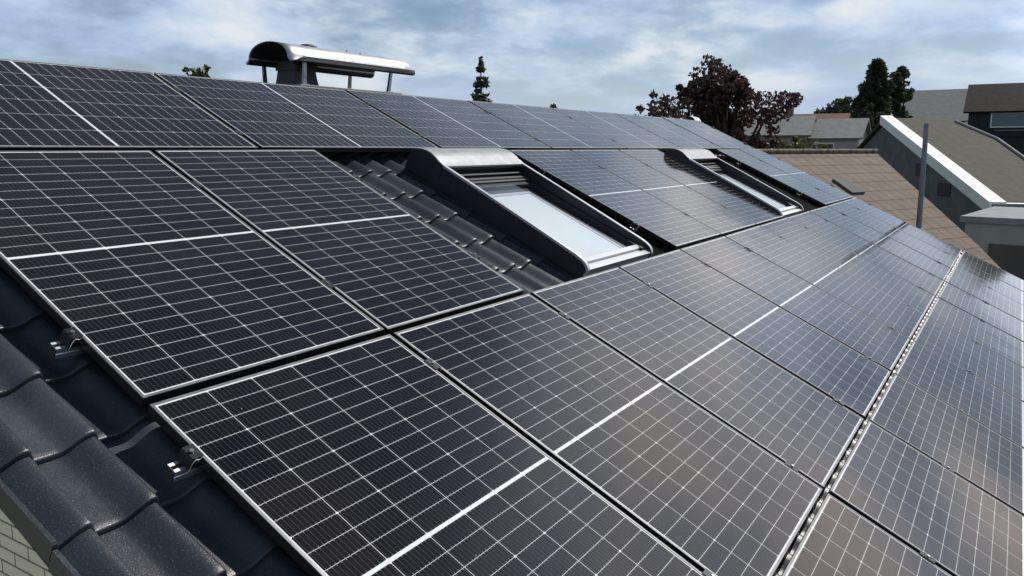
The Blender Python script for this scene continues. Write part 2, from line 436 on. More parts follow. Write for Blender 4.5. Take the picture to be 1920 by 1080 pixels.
def roof_tiles():
    """every tile its own little shell: trough, rise, crest and drop, with a rounded thick front lip"""
    PW, PL = 0.191, 0.322
    tp = np.array([-0.004, 0.0, 0.030, 0.060, 0.078, 0.094, 0.110, 0.126, 0.142, 0.156, 0.168, 0.178, 0.186, 0.1915, 0.1955, 0.1995, 0.2035])
    hp = 1.6 * np.array([0.0, 0.0, 0.0, 0.0, 0.0003, 0.0021, 0.0072, 0.0140, 0.0204, 0.0248, 0.0269, 0.0276, 0.0272, 0.0245, 0.0185, 0.0115, 0.0068])
    # along the slope, measured from the front edge backwards
    back = np.array([0.0020, 0.0, 0.0, 0.0022, 0.0075, 0.03, 0.18, PL + 0.03])
    dz = np.array([-0.026, -0.021, -0.006, -0.0016, 0.0, -0.001, -0.011, -0.0225])
    V, F, tone = [], [], []
    U0 = -0.322
    NB = -0.1285
    for k in range(-9, 15):
        vf = 1.757 + PL * k
        if vf < -1.3: continue
        for i in range(-1, 70):
            u0 = U0 + PW * i
            if u0 > 12.98: continue
            t, h = tp, hp
            if i == -1:
                sel = tp >= 0.094; t, h = tp[sel], hp[sel]
            jv, jn, jt = rng.normal(0, 0.0016), rng.normal(0, 0.0007), rng.normal(0, 0.004)
            nt, nb_ = len(t), len(back)
            uu = np.repeat((u0 + t)[None, :], nb_, 0)
            vv = np.repeat((vf + jv - back)[:, None], nt, 1)
            top = -1.36
            vv = np.maximum(vv, top)
            zz_ = NB + jn + h[None, :] + dz[:, None] + (t[None, :] - 0.1) * jt
            o = len(V)
            V.extend(np.stack([uu, -vv, zz_], -1).reshape(-1, 3).tolist())
            for a in range(nb_ - 1):
                for b in range(nt - 1):
                    F.append((o + a * nt + b, o + a * nt + b + 1, o + (a + 1) * nt + b + 1, o + (a + 1) * nt + b))
            tone += [rng.random()] * (nt * nb_)
    me = bpy.data.meshes.new('roof_tiles'); me.from_pydata(V, [], F); me.materials.append(M['tile'])
    at = me.attributes.new('tone', 'FLOAT', 'POINT'); at.data.foreach_set('value', tone)
    me.polygons.foreach_set('use_smooth', [True] * len(me.polygons)); me.update(); me.set_sharp_from_angle(angle=R(55))
    return me
roof = link('roof', roof_tiles(), house, RL, ROT)
# roofing felt under the tiles, and the far slope
b = MB(); b.box((-0.38, -6.05, -0.20), (13.02, 1.34, -0.165))
link('underlay', b.mesh('underlay', M['gasket']), roof)
b = MB()
top, far = roofw(0, -1.40, -0.13), None
b.add([(-0.41, top.y, top.z), (13.1, top.y, top.z), (13.1, top.y + 5.2, top.z - 2.5), (-0.41, top.y + 5.2, top.z - 2.5),
       (-0.41, top.y, top.z - .1), (13.1, top.y, top.z - .1), (13.1, top.y + 5.2, top.z - 2.6), (-0.41, top.y + 5.2, top.z - 2.6)],
      [(0, 1, 2, 3), (7, 6, 5, 4), (0, 4, 5, 1), (1, 5, 6, 2), (2, 6, 7, 3), (3, 7, 4, 0)])
link('far_roof_slope', b.mesh('far_roof_slope', M['tile']), house, -HB)
# ridge caps: overlapping half-round tiles just behind the top row of panels
ridge = None
b = MB(); i = 0; u = -0.41
while u < 12.75:
    rows = []
    for uu, rr in ((u, 0.088), (u + 0.02, 0.090), (u + 0.37, 0.081), (u + 0.395, 0.080)):
        rows.append([(uu, 1.37 + rr * math.cos(a) * 1.1, -0.185 + rr * math.sin(a)) for a in np.linspace(math.pi * 1.02, -0.02 * math.pi, 11)])
    b.sheet(rows); u += 0.375
link('ridge_cap', b.mesh('ridge_cap', M['tile'], 50), roof)
# the pale end piece of the ridge at the far verge
b = MB(); b.sheet([[(uu, 1.36 + rr * math.cos(a), -0.15 + rr * 1.15 * math.sin(a)) for a in np.linspace(math.pi, 0, 10)] for uu, rr in ((12.72, 0.12), (12.78, 0.125), (13.02, 0.12), (13.10, 0.10), (13.12, 0.03))])
link('ridge_end_cap', b.mesh('ridge_end_cap', M['white_board'], 50), roof)
# verge flanges: one stepped piece per course on both roof edges
for side, u0 in (('near', -0.4265), ('far', 13.035)):
    b = MB()
    for k in range(-9, 15):
        vf = 1.757 + 0.322 * k + rng.normal(0, 0.002)
        if vf < -1.3: continue
        z1 = -0.1075 if side == 'near' else -0.074
        poly = [(u0, -vf, z1 - 0.006), (u0, -vf + 0.006, z1), (u0, -vf + 0.3215, z1 - 0.0205), (u0, -vf + 0.3215, z1 - 0.090), (u0, -vf + 0.008, z1 - 0.072), (u0, -vf, z1 - 0.064)]
        b.prism(poly, (0, 0, 0), (0.0135, 0, 0))
        if side == 'far':
            rr = 0.03
            b.sheet([[(u0 - 0.05 + rr * 1.7 * math.cos(a), -vf + yy, z1 - 0.014 + dzz + rr * math.sin(a)) for a in np.linspace(math.pi, 0, 9)] for yy, dzz in ((0, 0), (0.34, -0.02))])
    link('verge_flange', b.mesh('verge_flange', M['tile'], 40), roof)
b = MB(); b.box((-0.411, -6.0, -0.222), (-0.375, 1.30, -0.150)); bevel(link('bargeboard', b.mesh('bargeboard', M['board']), roof), 0.004)
b = MB(); b.box((12.99, -6.0, -0.30), (13.02, 1.30, -0.168)); bevel(link('bargeboard', b.mesh('bargeboard', M['board']), roof), 0.004)
b = MB(); b.box((-0.374, -6.0, -0.26), (0.2, 1.25, -0.205)); link('soffit', b.mesh('soffit', M['wood']), roof)
# brick walls: the gable under the near verge is what shows
def gable_wall(x0, x1):
    yr, zr = roofw(0, -1.4, -0.24).y, roofw(0, -1.4, -0.24).z
    e = roofw(0, 5.7, -0.24); yb = 2 * yr - e.y
    poly = [(x0, e.y, 0), (x0, e.y, e.z), (x0, yr, zr), (x0, yb, e.z), (x0, yb, 0)]
    return poly, (x1 - x0, 0, 0)
b = MB(); poly, ex = gable_wall(0.2, 12.6); b.prism(poly, (0, 0, 0), ex)
link('wall', b.mesh('wall', M['brick']), house, -HB)

# ------------------------------------------------------------------ roof windows
def roof_window(u0, wd, label, shade_wd=0.40):
    prof = [(0.125, -0.145), (0.118, 0.0), (0.124, 0.042), (0.142, 0.070), (0.172, 0.092), (0.215, 0.108), (0.262, 0.116), (0.305, 0.1145), (0.345, 0.106), (0.385, 0.093), (0.43, 0.083),
            (0.80, 0.072), (1.26, 0.056), (1.62, 0.0415), (1.672, 0.036), (1.708, 0.025), (1.732, 0.008), (1.746, -0.014), (1.748, -0.034), (1.738, -0.056), (1.715, -0.070), (1.705, -0.145)]
    b = MB()
    b.prism([(0, -v, n) for v, n in prof], (0, 0, 0), (0.026, 0, 0)); b.prism([(wd - 0.026, -v, n) for v, n in prof], (0, 0, 0), (0.026, 0, 0))
    b.box((0.026, -0.16, -0.145), (wd - 0.026, -0.125, -0.02)); b.box((0.026, -1.70, -0.145), (wd - 0.026, -1.66, -0.045))
    # flashing skirts at both sides
    for a, c in ((-0.034, -0.002), (wd + 0.002, wd + 0.034)):
        b.prism([(a, -0.14, -0.15), (a, -0.14, -0.088), (a, -1.70, -0.088), (a, -1.70, -0.15)], (0, 0, 0), (c - a, 0, 0))
    o = link('roof_window', b.mesh('roof_window', M['window_dark']), house, RL + Vector((u0, 0, 0)), ROT)
    o['label'] = label
    b = MB(); b.box((wd + 0.036, -1.74, -0.100), (wd + shade_wd, -0.06, -0.078)); link('shade_flashing', b.mesh('shade_flashing', M['matte']), o)  # black sheet added over the tiles so the gap reads as deep shade
    bevel(o, 0.002, 1)
    # light trim following the top edge of both side boards
    edge = prof[9:20]
    for x0 in (-0.003, wd - 0.023):
        b = MB()
        outer = [(v, n + 0.0035) for v, n in edge]
        rows = []
        for j, (v, n) in enumerate(edge):
            v2, n2 = edge[min(j + 1, len(edge) - 1)]; v1, n1 = edge[max(j - 1, 0)]
            d = Vector((v2 - v1, n2 - n1)).normalized(); nx, ny = -d.y, d.x
            if ny < 0 and j < 6: nx, ny = -nx, -ny
            p = (v + nx * 0.005, n + ny * 0.005); q = (v - nx * 0.012, n - ny * 0.012)
            rows.append([(x0 - 0.001, -q[0], q[1]), (x0 - 0.001, -p[0], p[1]), (x0 + 0.027, -p[0], p[1]), (x0 + 0.027, -q[0], q[1])])
        b.sheet(rows)
        link('edge_trim', b.mesh('edge_trim', M['window_trim'], 40), o)
    # curved hood over the top with the roller-shutter box
    hood = [(0.112, 0.0)] + [(v - 0.002, n + 0.004) for v, n in prof[2:11]] + [(0.438, 0.085), (0.438, 0.071)]
    under = [(0.42, 0.070), (0.30, 0.075), (0.16, 0.06), (0.14, 0.0)]
    b = MB(); b.prism([(0.001, -v, n) for v, n in hood + under], (0, 0, 0), (wd - 0.002, 0, 0))
    link('hood', b.mesh('hood', M['window_grey'], 35), o)
    b = MB(); b.prism([(-0.006, -v, n) for v, n in hood + under], (0, 0, 0), (0.006, 0, 0)); b.prism([(wd, -v, n) for v, n in hood + under], (0, 0, 0), (0.006, 0, 0))
    b2 = MB(); b2.prism([(-0.006, -v * 1.0, n) for v, n in prof[:11] + [(0.43, -0.02)]], (0, 0, 0), (0.005, 0, 0))
    link('hood_end', b2.mesh('hood_end', M['window_dark']), o)
    # shutter slats and guide bars in the dark slot below the hood
    b = MB()
    b.box((0.03, -0.40, -0.02), (wd - 0.03, -0.36, 0.068), 0)
    link('shutter_box', b.mesh('shutter_box', M['gasket']), o)
    for v0, v1, n0, n1 in ((0.430, 0.420, 0.052, 0.0555), (0.470, 0.450, 0.018, 0.022), (0.520, 0.497, 0.002, 0.010), (0.555, 0.532, -0.006, 0.003)):
        b = MB(); b.box((0.03, -v0, n0), (wd - 0.03, -v1, n1))
        bevel(link('shutter_guide', b.mesh('shutter_guide', M['guide']), o), 0.0012)
    # sash, bottom bars
    b = MB()
    b.box((0.028, -1.64, -0.05), (0.062, -0.40, -0.002)); b.box((wd - 0.062, -1.64, -0.05), (wd - 0.028, -0.40, -0.002))
    b.box((0.028, -0.60, -0.06), (wd - 0.028, -0.40, -0.012))
    bevel(link('sash', b.mesh('sash', M['window_dark']), o), 0.003)
    b = MB(); b.box((0.064, -1.672, -0.05), (wd - 0.064, -1.622, 0.004)); b.box((0.036, -1.692, -0.05), (wd - 0.036, -1.675, -0.012)); b.box((0.03, -1.742, -0.05), (wd - 0.03, -1.694, -0.006))
    bevel(link('bottom_bar', b.mesh('bottom_bar', M['window_trim']), o), 0.004)
    b = MB(); b.box((0.03, -1.752, -0.10), (wd - 0.03, -1.722, -0.052)); b.tube([(0.03, -1.748, -0.070), (wd - 0.03, -1.748, -0.070)], 0.012, 10)
    link('drain_profile', b.mesh('drain_profile', M['steel_dark']), o)
    b = MB(); b.add([(0.062, -1.622, -0.008), (wd - 0.062, -1.622, -0.008), (wd - 0.062, -0.60, -0.008), (0.062, -0.60, -0.008)], [(0, 1, 2, 3)]); link('pane', b.mesh('pane', M['glass']), o)
    b = MB(); b.box((0.03, -1.65, -0.060), (wd - 0.03, -0.55, -0.048)); link('sash_bed', b.mesh('sash_bed', M['bed']), o)
    b = MB(); b.box((0.095, -1.63, -0.044), (wd - 0.235, -0.715, -0.034)); link('blind', b.mesh('blind', M['blind']), o)
    b = MB(); b.box((wd - 0.234, -1.63, -0.044), (wd - 0.200, -0.680, -0.030)); b.box((0.095, -0.714, -0.044), (wd - 0.235, -0.680, -0.030)); link('blind_guide', b.mesh('blind_guide', M['blind_guide']), o)
    b = MB(); b.box((wd - 0.10, -1.69, -0.012), (wd - 0.07, -1.655, 0.012)); bevel(link('catch', b.mesh('catch', M['gasket']), o), 0.004)
    return o
roof_window(3.10, 1.07, 'nearer roof window beside the bare tile strip, raised dark frame and silver hood, white blind behind its pane')
roof_window(8.06, 1.07, 'farther roof window near the far verge, seen at a steep angle with a darker pane', 1.20)

# ------------------------------------------------------------------ chimney
def chimney():
    b = MB(); b.box((3.50, 1.42, 5.9), (4.62, 2.05, 6.515))
    ch = link('chimney', b.mesh('chimney', M['slate']), house, -HB)
    b = MB(); b.box((3.44, 1.335, 6.516), (4.76, 2.14, 6.548)); bevel(link('crown_plate', b.mesh('crown_plate', M['crown']), ch), 0.004)
    # tapered flue pot
    b = MB()
    rows = []
    for z, hw in ((6.549, 0.145), (6.62, 0.132), (6.70, 0.122), (6.74, 0.122)):
        ring = []
        for sx, sy in ((-1, -1), (1, -1), (1, 1), (-1, 1)):
            ring.append((3.745 + sx * hw, 1.70 + sy * hw * 0.9, z))
        rows.append(ring + ring[:1])
    b.sheet(rows); b.box((3.612, 1.575, 6.695), (3.878, 1.825, 6.745)); b.box((3.62, 1.60, 6.745), (3.87, 1.80, 6.775))
    link('flue_pot', b.mesh('flue_pot', M['slate']), ch)
    # barrel cowl with out-turned lips; its ends are cut round
    pts = []
    yc, z0 = 1.675, 6.752
    ctrl = [(-0.352, 0.026), (-0.335, 0.012), (-0.316, 0.000), (-0.297, -0.007), (-0.280, -0.008), (-0.265, -0.001), (-0.254, 0.014)]
    arch = [(0.248 * math.cos(a), 0.018 + 0.147 * max(0, math.sin(a)) ** 0.9) for a in np.linspace(math.pi * 0.985, math.pi * 0.015, 26)]
    pts = ctrl + arch + [(-y, z) for y, z in reversed(ctrl)]
    def xs(yy):
        # corners of the sheet are rounded towards the lips
        e = max(0.0, (abs(yy) - 0.262) / 0.09)
        return 0.075 * e * e
    b = MB(); rows = []
    for k in range(15):
        f = k / 14
        rows.append([((3.40 + xs(y)) * (1 - f) + (5.02 - xs(y)) * f, yc + y, z0 + z) for y, z in pts])
    b.sheet(rows)
    cw_ = link('cowl', b.mesh('cowl', M['steel'], 60), ch)
    so = cw_.modifiers.new('solid', 'SOLIDIFY'); so.thickness = 0.005; so.offset = 1
    # dark sheet just inside: the cowl's inner shade put into its colour
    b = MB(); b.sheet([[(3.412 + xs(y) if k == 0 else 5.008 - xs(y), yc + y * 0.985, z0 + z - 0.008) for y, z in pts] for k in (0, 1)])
    link('shade_lining', b.mesh('shade_lining', M['slate'], 60), cw_)
    for y in (-0.352, 0.352):
        b = MB(); b.tube([(3.478, yc + y, z0 + 0.026), (4.942, yc + y, z0 + 0.026)], 0.006, 8)
        link('lip_bead', b.mesh('lip_bead', M['steel_dark'], 60), cw_)
    for x, y, z in ((3.95, -0.02, 0.172), (4.30, -0.06, 0.168), (4.42, -0.12, 0.15)): 
        b = MB(); b.tube([(x, yc + y, z0 + z - 0.01), (x, yc + y, z0 + z + 0.006)], 0.008, 8); link('rivet', b.mesh('rivet', M['steel_dark']), cw_)
    b = MB(); b.tube([(3.86, yc, z0 + 0.166), (3.86, yc, z0 + 0.184)], [0.075, 0.055], 14); link('rivet_plate', b.mesh('rivet_plate', M['slate'], 40), cw_)
    for (xb, xt), y, yt in (((3.53, 3.56), 1.385, 1.40), ((4.615, 4.68), 1.385, 1.40), ((3.66, 3.60), 2.02, 1.96), ((4.74, 4.70), 2.02, 1.96)):
        b = MB()
        dx = 0.020
        b.add([(xb - dx, y - .012, 6.549), (xb + dx, y - .012, 6.549), (xb + dx, y + .012, 6.549), (xb - dx, y + .012, 6.549),
               (xt - dx * .75, yt - .012, 6.756), (xt + dx * .75, yt - .012, 6.756), (xt + dx * .75, yt + .012, 6.756), (xt - dx * .75, yt + .012, 6.756)],
              [(0, 3, 2, 1), (4, 5, 6, 7), (0, 1, 5, 4), (1, 2, 6, 5), (2, 3, 7, 6), (3, 0, 4, 7)])
        b.box((xb - .04, y - .03, 6.5485), (xb + .04, y + .03, 6.556))
        bevel(link('leg', b.mesh('leg', M['steel_dark']), ch), 0.003)
chimney()

# ------------------------------------------------------------------ solar panels
PWD, PLN, GAP = 1.130, 1.762, 0.026
P, L = PWD + GAP, PLN + GAP
G12, G23, G34 = 0.0387, 0.0334, 0.027
V3 = PLN + G23
V4 = V3 + PLN + G34
def panel_meshes():
    hw, hl, fz = PWD / 2, PLN / 2, 0.034
    lip = 0.0105
    b = MB()
    # frame: four hollow bars with a raised lip round the glass, mitred
    outer = [(-hw, -hl), (hw, -hl), (hw, hl), (-hw, hl)]
    inner = [(-hw + lip, -hl + lip), (hw - lip, -hl + lip), (hw - lip, hl - lip), (-hw + lip, hl - lip)]
    flange = [(-hw + .025, -hl + .025), (hw - .025, -hl + .025), (hw - .025, hl - .025), (-hw + .025, hl - .025)]
    c = 0.0012
    oc = [(x - math.copysign(c, x), y - math.copysign(c, y)) for x, y in outer]
    rings = [[(x, y, -fz) for x, y in flange], [(x, y, -fz) for x, y in outer], [(x, y, -c) for x, y in outer], [(x, y, 0.0) for x, y in oc], [(x, y, 0.0) for x, y in inner], [(x, y, -0.0045) for x, y in inner]]
    n = 4; vs = [p for r in rings for p in r]; fs = []; mi = []
    for a in range(len(rings) - 1):
        for k in range(n):
            fs.append((a * n + k, a * n + (k + 1) % n, (a + 1) * n + (k + 1) % n, (a + 1) * n + k)); mi.append(1 if a in (2, 3) else 0)
    b.v = vs; b.f = fs; b.m = mi
    frame = b.mesh('panel_frame', [M['frame'], M['frame_edge']])
    b = MB(); b.box((-hw + lip - .001, -hl + lip - .001, -0.0075), (hw - lip + .001, hl - lip + .001, -0.0018))
    return frame, b.mesh('panel_cells', M['cells'])
FRAME, CELLS = panel_meshes()
def panel(uc, vc, land, label, group):
    t = thing('solar_panel', label, 'solar panel', roofw(uc, vc, rng.normal(0, 0.0008)), (0, 0, 0), group)
    m = Matrix.Rotation(TH, 4, 'X') @ Matrix.Rotation(rng.normal(0, 0.0022), 4, 'Y') @ Matrix.Rotation(rng.normal(0, 0.0018), 4, 'X')
    if land: m = m @ Matrix.Rotation(math.pi / 2, 4, 'Z')
    t.rotation_euler = m.to_euler()
    link('frame', FRAME, t); link('cells', CELLS, t)
    return t
ORD = ['first', 'second', 'third', 'fourth', 'fifth', 'sixth', 'seventh', 'eighth', 'ninth', 'tenth', 'eleventh']
U1 = 1.8828 - L + GAP / 2
for k in range(7):
    panel(U1 + k * L + PLN / 2, -G12 - PWD / 2, True, '%s from the left of the solar panels lying lengthwise along the ridge' % ORD[k], 'lengthwise solar panels along the ridge')
row2 = {0: 'upright solar panel at the left roof edge, in the row of the roof windows',
        1: 'upright solar panel left of the bare tile strip and the nearer roof window',
        4: 'upright solar panel just right of the nearer roof window across a dark gap',
        5: 'middle one of three upright solar panels between the two roof windows',
        6: 'upright solar panel directly left of the farther roof window',
        9: 'upright solar panel right of the farther roof window across its dark gap',
        10: 'last upright solar panel at the far verge, in the row of the roof windows'}
for k, lab in row2.items():
    panel(k * P + PWD / 2, PLN / 2, False, lab, 'upright solar panels beside the roof windows')
for k in range(11):
    panel(k * P + PWD / 2, V3 + PLN / 2, False, '%s from the left of the upright solar panels just below the roof windows' % ORD[k], 'upright solar panels below the roof windows')
for k in range(1, 11):
    panel(k * P + PWD / 2, V4 + PLN / 2, False, '%s upright solar panel of the lowest row, counted from the bottom picture edge' % ORD[k - 1], 'upright solar panels in the lowest row')

# ------------------------------------------------------------------ mounting rails with their clamps
def clamp_meshes():
    b = MB()
    b.box((-0.019, -0.034, -0.001), (0.019, 0.034, 0.0035)); b.box((-0.0105, -0.028, -0.036), (0.0105, 0.028, -0.001))
    mid = b.mesh('mid_clamp', M['clamp'])
    b = MB(); b.tube([(0, 0, 0.0035), (0, 0, 0.0105)], 0.0068, 12); b.tube([(0, 0, 0.0105), (0, 0, 0.0107)], 0.0032, 6)
    bolt = b.mesh('bolt', M['bolt'], 40)
    b = MB()   # end clamp: block with a top tongue on the frame
    poly = [(-0.036, 0, -0.036), (-0.036, 0, -0.012), (-0.030, 0, -0.0035), (0.0, 0, -0.001), (0.006, 0, -0.001), (0.006, 0, 0.0035), (-0.006, 0, 0.0035), (-0.006, 0, 0.0035), (-0.006, 0, -0.006), (-0.006, 0, -0.036)]
    poly = [(-0.040, 0, -0.036), (-0.036, 0, -0.006), (-0.030, 0, 0.0015), (0.007, 0, 0.0038), (0.007, 0, 0.0006), (-0.002, 0, 0.0), (-0.002, 0, -0.036)]
    b.prism([(x, -0.029, z) for x, y, z in poly], (0, 0, 0), (0, 0.058, 0))
    end = b.mesh('end_clamp', M['clamp'])
    b = MB(); b.tube([(-0.040, -0.031, -0.050), (-0.030, -0.032, -0.010), (-0.024, -0.033, 0.0), (-0.010, -0.033, -0.004), (0.004, -0.033, 0.006)], 0.0014, 6); b.tube([(-0.010, -0.033, -0.004), (-0.012, -0.033, -0.016)], 0.0012, 6)
    spring = b.mesh('spring_wire', M['bolt'], 40)
    return mid, bolt, end, spring
MIDC, BOLT, ENDC, SPRING = clamp_meshes()
def rail(u0, u1, v, label, mids, left_end=None, right_end=None):
    t = thing('mounting_rail', label, 'mounting rail', roofw(u0, v, 0), ROT, 'aluminium rails under the solar panels')
    ln = u1 - u0
    # C-shaped profile: two top flanges, slot, grooved sides
    prof = [(-0.0195, -0.077), (-0.0195, -0.060), (-0.0175, -0.058), (-0.0175, -0.052), (-0.0195, -0.050), (-0.0195, -0.0365), (-0.0075, -0.0365), (-0.0075, -0.044), (-0.014, -0.046), (-0.014, -0.062),
            (0.014, -0.062), (0.014, -0.046), (0.0075, -0.044), (0.0075, -0.0365), (0.0195, -0.0365), (0.0195, -0.050), (0.0175, -0.052), (0.0175, -0.058), (0.0195, -0.060), (0.0195, -0.077)]
    b = MB(); b.prism([(0, y, z) for y, z in prof], (0, 0, 0), (ln, 0, 0))
    link('profile', b.mesh('profile', M['rail']), t)
    b = MB(); b.prism([(-0.005, y, z) for y, z in ((-0.021, -0.079), (-0.021, -0.0385), (-0.016, -0.0345), (0.016, -0.0345), (0.021, -0.0385), (0.021, -0.079))], (0, 0, 0), (0.005, 0, 0))
    bevel(link('end_cap', b.mesh('end_cap', M['plastic']), t), 0.0015)
    for u in mids:
        c = link('mid_clamp', MIDC, t, (u - u0, 0, 0)); link('bolt', BOLT, c)
    for u, s in ((left_end, 1), (right_end, -1)):
        if u is None: continue
        c = link('end_clamp', ENDC, t, (u - u0, 0, 0), (0, 0, 0 if s > 0 else math.pi)); link('bolt', BOLT, c, (-0.018, 0, 0.0))
        link('spring_wire', SPRING, c)
g2 = GAP / 2
r1 = [U1 + k * L - g2 for k in range(1, 7)]
for v, wd_ in ((-0.885, 'upper'), (-0.240, 'lower')):
    rail(U1 - 0.07, U1 + 7 * L + 0.03, v, '%s aluminium rail under the lengthwise top row, its clamps showing in the gaps' % wd_, r1, U1, U1 + 7 * L - GAP)
for v, wd_ in ((0.394, 'upper'), (1.378, 'lower')):
    rail(-0.073, 2 * P + 0.05, v, '%s aluminium rail under the two panels left of the bare tile strip' % wd_, [P - g2], 0.0, 2 * P - GAP)
    rail(4 * P - 0.073, 7 * P + 0.04, v, '%s aluminium rail under the three panels between the roof windows' % wd_, [5 * P - g2, 6 * P - g2], 4 * P, 7 * P - GAP)
    rail(9 * P - 0.073, 11 * P + 0.04, v, '%s aluminium rail under the two panels right of the farther roof window' % wd_, [10 * P - g2], 9 * P, 11 * P - GAP)
r3 = [k * P - g2 for k in range(1, 11)]
rail(-0.075, 11 * P + 0.03, 2.040, 'upper aluminium rail below the roof windows, capped end jutting over the tiles at lower left', r3, 0.0, 11 * P - GAP)
rail(-0.070, 11 * P + 0.03, 3.395, 'lower aluminium rail below the roof windows, its clamps close to the lowest row', r3, 0.0, 11 * P - GAP)
rail(1 * P - 0.05, 11 * P + 0.03, 4.050, 'aluminium rail under the lowest row of panels at right', [k * P - g2 for k in range(2, 11)], 1 * P, 11 * P - GAP)

# ------------------------------------------------------------------ trees
def leaves(name, m, blobs, size, seed, aspect=1.6, flat=0.0, droop=0.0):
    """blobs: (centre, radii, count) -> one mesh of small leaf quads with a tone per leaf"""
    r = np.random.default_rng(seed)
    C, S = [], []
    for c, rad, n in blobs:
        d = r.normal(size=(n, 3)); d /= np.linalg.norm(d, axis=1)[:, None]
        q = r.random(n) ** 0.45
        C.append(np.array(c) + d * q[:, None] * np.array(rad)); S.append(np.full(n, r.random() * 0.5) + r.random(n) * 0.5)
    C = np.concatenate(C); T = np.concatenate(S); n = len(C)
    a = r.normal(size=(n, 3)); a[:, 2] = a[:, 2] * (1 - flat) - droop; a /= np.linalg.norm(a, axis=1)[:, None]
    e = r.normal(size=(n, 3)); b_ = np.cross(a, e); b_ /= np.linalg.norm(b_, axis=1)[:, None]
    s = size * (0.6 + 0.8 * r.random(n))[:, None]
    A, B = a * s * aspect * 0.5, b_ * s * 0.5
    V = np.stack([C - A, C - A * 0.1 + B, C + A, C - A * 0.1 - B], 1).reshape(-1, 3)
    F = np.arange(4 * n).reshape(-1, 4)
    me = bpy.data.meshes.new(name); me.from_pydata(V.tolist(), [], F.tolist()); me.materials.append(m)
    at = me.attributes.new('tone', 'FLOAT', 'POINT'); at.data.foreach_set('value', np.repeat(T, 4))
    me.update()
    return me

def broad_tree(name, label, cat, base, height, rx, ry, m, nblob, per, size, seed, crown_low=0.3, group=None):
    r = np.random.default_rng(seed)
    t = thing(name, label, cat, base, (0, 0, 0), group)
    b = MB()
    b.tube([(0, 0, 0), (0.05 * rx, 0, height * 0.35), (-0.03 * rx, 0.04, height * 0.65), (0, 0, height * 0.9)], [height * 0.035, height * 0.027, height * 0.016, 0.02], 8)
    blobs = []
    zc = height * (1 + crown_low) / 2; rz = height * (1 - crown_low) / 2
    for i in range(nblob):
        d = r.normal(size=3); d /= np.linalg.norm(d); q = r.random() ** 0.4
        p = np.array((d[0] * rx * q, d[1] * ry * q, zc + d[2] * rz * q))
        rr = (0.16 + 0.16 * r.random()) * (rx + ry + rz) / 3
        blobs.append((p, (rr * 1.15, rr * 1.15, rr * 0.8), int(per * (0.5 + r.random()))))
        st = (0, 0, max(height * 0.25, p[2] - rr * 2.0 - 0.2 * height))
        md = (p[0] * 0.5, p[1] * 0.5, (st[2] + p[2]) * 0.5 + 0.1)
        b.tube([st, md, tuple(p)], [height * 0.012, height * 0.008, 0.012], 5)
        # twiggy outer sprays
        for j in range(3):
            dd = r.normal(size=3); dd /= np.linalg.norm(dd); dd[2] = abs(dd[2]) * 0.7
            e = p + dd * rr * 1.45
            blobs.append((e, (rr * 0.32, rr * 0.32, rr * 0.26), int(per * 0.10) + 6))
    link('trunk', b.mesh('trunk', M['bark'], 50), t)
    link('crown', leaves('crown', m, blobs, size, seed), t)
    return t

def conifer(label, base, height, rad, seed, lean=0.0, group=None, per=60, size=0.16, gap=0.0):
    r = np.random.default_rng(seed)
    t = thing('conifer_tree', label, 'tree', base, (0, 0, 0), group)
    b = MB(); b.tube([(0, 0, 0), (lean * 0.5, 0, height * 0.5), (lean, 0, height)], [height * 0.016, height * 0.010, 0.012], 8)
    blobs = []
    z = height * 0.16
    while z < height * 0.985:
        f = 1 - z / height
        rr = rad * (f ** 0.85) * (0.75 + 0.4 * r.random())
        nb = 5 if f > 0.15 else 4
        a0 = r.random() * 6.28
        for k in range(nb):
            if r.random() < gap: continue
            a = a0 + 6.283 * k / nb + r.normal(0, 0.2); l_ = rr * (0.6 + 0.55 * r.random())
            x0 = lean * z / height
            tip = (x0 + l_ * math.cos(a), l_ * math.sin(a), z - 0.16 * l_ + 0.05)
            b.tube([(x0, 0, z), tip], [0.018 * (0.4 + f), 0.006], 5)
            for q in (0.35, 0.6, 0.85, 1.0):
                blobs.append(((x0 + (tip[0] - x0) * q, tip[1] * q, z + (tip[2] - z) * q - 0.06), (0.08 + 0.12 * l_, 0.08 + 0.12 * l_, 0.09 + 0.05 * l_), int(per * (0.4 + 0.4 * l_))))
        z += height * (0.018 + 0.024 * f)
    blobs.append(((lean, 0, height - 0.05), (0.05, 0.05, 0.15), 30))
    link('trunk', b.mesh('trunk', M['bark'], 50), t)
    link('crown', leaves('crown', M['leaf_conifer'], blobs, size, seed, 2.4, 0, 0.5), t)
    return t

conifer('slim dark conifer standing alone above the ridge, right of the chimney', (23.33, 13.1, 0), 9.25, 2.0, 11, -0.10, None, 26, 0.085, 0.42)
broad_tree('leafy_tree', 'tip of a green tree just showing over the ridge left of the chimney', 'tree', (16.6, 20.14, 0), 9.0, 1.6, 1.6, M['leaf_green'], 26, 150, 0.13, 21, 0.4, 'treetops peeping over the ridge')
broad_tree('leafy_tree', 'small round green treetop showing over the ridge between conifer and copper beech', 'tree', (24.84, 10.67, 0), 8.0, 1.2, 1.2, M['leaf_green'], 22, 130, 0.13, 24, 0.4, 'treetops peeping over the ridge')
broad_tree('beech_tree', 'large dark red copper beech behind the far end of the ridge', 'tree', (21.4, 3.35, 0), 8.45, 1.30, 1.5, M['leaf_copper'], 74, 420, 0.085, 5, 0.34)
broad_tree('beech_tree', 'lower dark red beech with loose twigs in front of the large copper beech', 'tree', (17.6, 3.75, 0), 7.15, 1.15, 1.0, M['leaf_copper'], 40, 300, 0.07, 31, 0.35)
conifer('dark conifer behind the neighbouring houses, left of the pale grey roof', (69.8, 6.45, 0), 12.9, 4.2, 13, 0.0, None, 90, 0.38)
